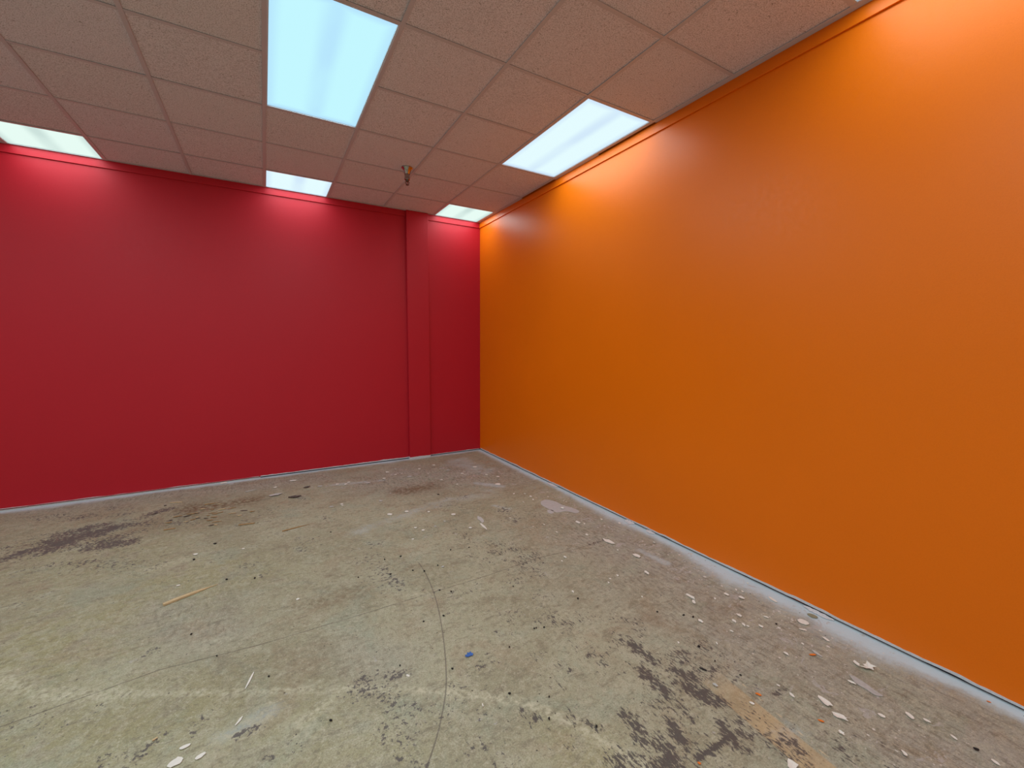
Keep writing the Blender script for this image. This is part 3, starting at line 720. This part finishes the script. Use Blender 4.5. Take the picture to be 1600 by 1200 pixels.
for k, (a, b, c, d, wd_, mt, lb) in enumerate(big):
    isdisc = 'disc' in lb or 'round' in lb or 'blob' in lb
    chip_at(a, b, c, d, wd_, name='paint_blob' if isdisc or 'streak' in lb else 'plaster_flake', mat=M[mt], curl=.0008 if isdisc or 'streak' in lb else .004, seed=40+k, jag=.16 if 'blob' in lb else .06 if isdisc else .3, n=16 if isdisc else 11,
            label=lb, cat='paint spot' if isdisc or 'streak' in lb else 'plaster flake', lift=.002)
# pale paint patches stuck to the concrete belong to the floor
def patch(pts, mat, th=.0006, z=.0016):
    poly = smooth_poly([(fl(u, v).x, fl(u, v).y) for u, v in pts]+[(fl(*pts[0]).x, fl(*pts[0]).y)], 3)[:-1]
    return flake('paint_patch', poly, mat, th, z, 0, 1, parent=floor)
M['patch'] = simple('thin_grey_white_paint', (.50, .49, .475), .7, 0, .3, .12, 30)
M['patch_dim'] = simple('scuffed_paint_smear', (.45, .44, .42), .7, 0, .3, .30, 55)
patch([(845, 784), (853, 781), (868, 784), (880, 790), (895, 794), (905, 799), (900, 802), (885, 799), (870, 801), (856, 795), (846, 789)], M['patch'])
patch([(855, 797), (862, 797), (866, 800), (862, 803), (856, 801)], M['patch'])
patch([(1326, 1054), (1336, 1058), (1352, 1068), (1368, 1080), (1380, 1088), (1368, 1087), (1352, 1077), (1336, 1067)], M['patch_dim'])
chip_at(876, 794, 881, 796, .03, name='plaster_lump', mat=M['white_chip'], curl=.008, seed=90, label='little plaster lump sitting on the large pale paint patch', cat='plaster lump', lift=.0026)

LAND = {'blue tape scrap': (733, 1024), 'long wooden stick': (298, 930), 'pilaster foot': (655, 716), 'room corner': (750, 703), 'dark brown curled chip': (460, 777),
        'thin brown splinter': (463, 825), 'large pale paint patch': (875, 792), 'white disc': (1255, 972), 'star-shaped white scrap': (1357, 1043),
        'two white ovals': (1300, 1112), 'tan tape mark': (1250, 1130), 'curved dark line': (695, 1040), 'scraped dark patch': (1040, 1050),
        'dirt-marked white flake': (948, 846), 'brown stain': (345, 790), 'dark adhesive patch': (140, 835), 'flake on the dark spot': (1079, 933), 'white blob at the bottom': (274, 1192)}
ORD = ['nearest', 'second nearest', 'third nearest', 'fourth nearest', 'fifth nearest', 'sixth nearest', 'seventh nearest', 'eighth nearest', 'ninth nearest', 'tenth nearest', 'eleventh nearest', 'twelfth nearest']
PENDING = []
def near(kind, u, v):
    PENDING.append((kind, u, v)); return '@%d' % (len(PENDING)-1)
def settle_labels():
    """turn every pending label into one that names a landmark, a side of it and a rank"""
    buckets = {}
    for k, (kind, u, v) in enumerate(PENDING):
        nm, (a, b) = min(LAND.items(), key=lambda q: math.hypot(q[1][0]-u, (q[1][1]-v)*1.6))
        dx, dy = u-a, v-b
        side = ('to the right of' if dx > 0 else 'to the left of') if abs(dx) > abs(dy)*1.3 else ('in front of' if dy > 0 else 'behind')
        buckets.setdefault((kind, nm, side), []).append((math.hypot(dx, dy), k))
    lab = {}
    for (kind, nm, side), lst in buckets.items():
        lst.sort()
        for r_, (d, k) in enumerate(lst): lab['@%d' % k] = ('%s, %s %s the %s' % (kind, ORD[min(r_, 11)], side, nm)) if len(lst) > 1 else '%s %s the %s' % (kind, side, nm)
    for o in bpy.data.objects:
        if o.get('label') in lab: o['label'] = lab[o['label']]
# small scattered chips: alike, in groups by where they lie
rs = random.Random(31)
small_r = [(1168, 912, 4), (1150, 922, 5), (1160, 925, 4), (1022, 848, 4), (1003, 933, 4), (1120, 1006, 4), (1147, 971, 7), (1155, 962, 8), (1162, 977, 6), (1168, 979, 5), (1143, 987, 5), (1060, 1005, 4), (1291, 1000, 8), (1254, 1007, 4),
           (1228, 1022, 7), (1197, 965, 6), (1084, 941, 8), (1117, 936, 5), (965, 860, 4), (940, 812, 6), (913, 819, 5), (917, 836, 7), (895, 925, 6), (953, 905, 4), (951, 911, 5), (965, 900, 6), (883, 871, 6), (878, 877, 4), (1175, 1100, 6), (1216, 1072, 4),
           (829, 776, 6), (833, 781, 5), (818, 785, 4), (820, 772, 4), (803, 772, 5), (850, 820, 4), (797, 810, 4), (870, 832, 4), (968, 818, 7), (1009, 824, 5), (1377, 1119, 8), (1422, 1120, 9), (1448, 1127, 6), (1490, 1153, 6), (1413, 1178, 7), (1555, 1192, 6), (1237, 1087, 7)]
for k, (u, v, s) in enumerate(small_r):
    c = fl(u, v); sz = s*.34*(c-CAM).length/FPX
    flake('plaster_chip', irr(c.x, c.y, sz*1.4, sz*.75, 1.4+rs.uniform(-.6, .6), 200+k, 8), M['white_chip'], .0012, .002, .002, k,
          near('white plaster chip', u, v), 'plaster chip', 'plaster chips beside the orange wall')
small_b = [(618, 733, 5), (655, 733, 5), (678, 727, 6), (700, 735, 6), (722, 740, 6), (742, 730, 8), (749, 738, 7), (760, 742, 5), (618, 742, 4), (640, 745, 8), (690, 750, 5), (714, 757, 4), (500, 760, 7), (540, 757, 6), (545, 754, 6), (575, 755, 8), (605, 738, 6),
           (527, 757, 6), (518, 792, 6), (534, 788, 5), (535, 790, 4), (595, 783, 6), (600, 748, 5), (670, 800, 5), (680, 823, 4), (649, 825, 5), (661, 829, 6), (695, 815, 5), (778, 757, 10), (778, 745, 6), (767, 735, 5), (735, 825, 5), (465, 937, 5), (692, 886, 5), (380, 858, 4), (350, 755, 9), (362, 757, 6), (430, 762, 6), (645, 843, 4)]
for k, (u, v, s) in enumerate(small_b):
    c = fl(u, v); sz = s*.38*(c-CAM).length/FPX
    flake('plaster_chip', irr(c.x, c.y, sz*1.1, sz*1.1, rs.uniform(0, 3), 300+k, 8), M['white_chip'] if k % 3 else M['grey_chip'], .0012, .002, .002, k,
          near('pale plaster chip', u, v), 'plaster chip', 'plaster chips before the red wall')
crumbs = [(626, 870, 4), (684, 734+150, 3), (663, 893, 4), (645, 892, 3), (610, 898, 4), (704, 860, 3), (733, 856, 3), (687, 923, 3), (693, 963, 4), (662, 972, 3), (707, 1046, 4), (625, 1041, 3), (517, 1127, 4), (517, 832, 3), (601, 798+77, 3), (835, 983, 3), (838, 982, 3), (802, 917, 3),
          (903, 936, 4), (1068, 962, 4), (1083, 965, 4), (1027, 957, 3), (1092, 1011, 5), (1157, 1056, 3), (858, 1090, 3), (796, 1012, 3), (796, 1085, 4), (858, 1124, 4), (932, 1136, 4), (398, 904, 4), (354, 905+1, 4), (303, 875, 4), (336, 850, 4), (299, 992, 3), (339, 1026, 3),
          (685, 773, 4), (560, 918-15, 3), (1525, 1172, 5), (1213, 976, 3), (850, 981, 3), (1117, 1014+20, 3), (705, 925, 3), (420, 1058, 3)]
for k, (u, v, s) in enumerate(crumbs):
    c = fl(u, v); sz = s*.33*(c-CAM).length/FPX
    flake('dirt_crumb', irr(c.x, c.y, sz*1.3, sz*.9, rs.uniform(0, 3), 400+k, 7), M['crumb'], .003, .0018, .002, k,
          near('tiny black crumb', u, v), 'dirt crumb', 'black dirt crumbs on the floor')
# wood litter on the brown stain beside the red wall
lit = [(rs.gauss(330, 45), rs.gauss(806, 11)) for _ in range(34)]
for k, (u, v) in enumerate(lit):
    c = fl(u, v); L = rs.uniform(.02, .07)
    flake('wood_litter', irr(c.x, c.y, L/2, rs.uniform(.004, .009), rs.uniform(-.5, .5), 500+k, 7), [M['wood_dark'], M['bark'], M['wood_dark'], M['wood']][k % 4], .002, .002, .003, k,
          near('little wood sliver', u, v), 'wood litter', 'wood litter around the brown stain')

# broken drywall crumbs at the foot of the orange wall
def rubble(u0, v0, u1, v1, wid, hgt, seed, label):
    a, b = fl(u0, v0), fl(u1, v1)
    y0, y1 = a.y, b.y; n = 14; rs = random.Random(seed); V, F = [], []
    xb = -.004
    for k in range(n+1):
        y = y0+(y1-y0)*k/n; env = math.sin(math.pi*min(1, max(0, (k+.35)/(n+.7))))**.5
        w_ = wid*env*rs.uniform(.6, 1); h_ = hgt*rs.uniform(.55, 1)*env
        V += [(xb, y, .002), (xb-.001, y, h_+.002), (xb-w_*.55, y, h_*rs.uniform(.5, 1)+.002), (xb-w_, y, .003)]
    for k in range(n):
        for q in range(4): F.append((k*4+q, k*4+(q+1) % 4, (k+1)*4+(q+1) % 4, (k+1)*4+q))
    F += [(0, 1, 2, 3), (n*4, n*4+1, n*4+2, n*4+3)]
    c = Vector((xb, (y0+y1)/2, 0)); V = [(x-c.x, y-c.y, z) for x, y, z in V]
    return tag(link_mesh('drywall_fragment', V, F, M['gypsum'], None, c), label, 'drywall fragment')
rubble(1253, 948, 1301, 972, .035, .010, 3, 'long broken white drywall fragment at the orange wall foot beside the olive disc')
rubble(976, 813, 990, 820, .05, .014, 5, 'white drywall crumb at the orange wall foot, farther of the broken pieces')
rubble(1008, 829, 1020, 836, .045, .012, 7, 'white drywall crumb at the orange wall foot, nearer of the broken pieces')
rubble(862, 753, 876, 761, .05, .010, 9, 'small white drywall crumb at the orange wall foot nearest the room corner')
settle_labels()
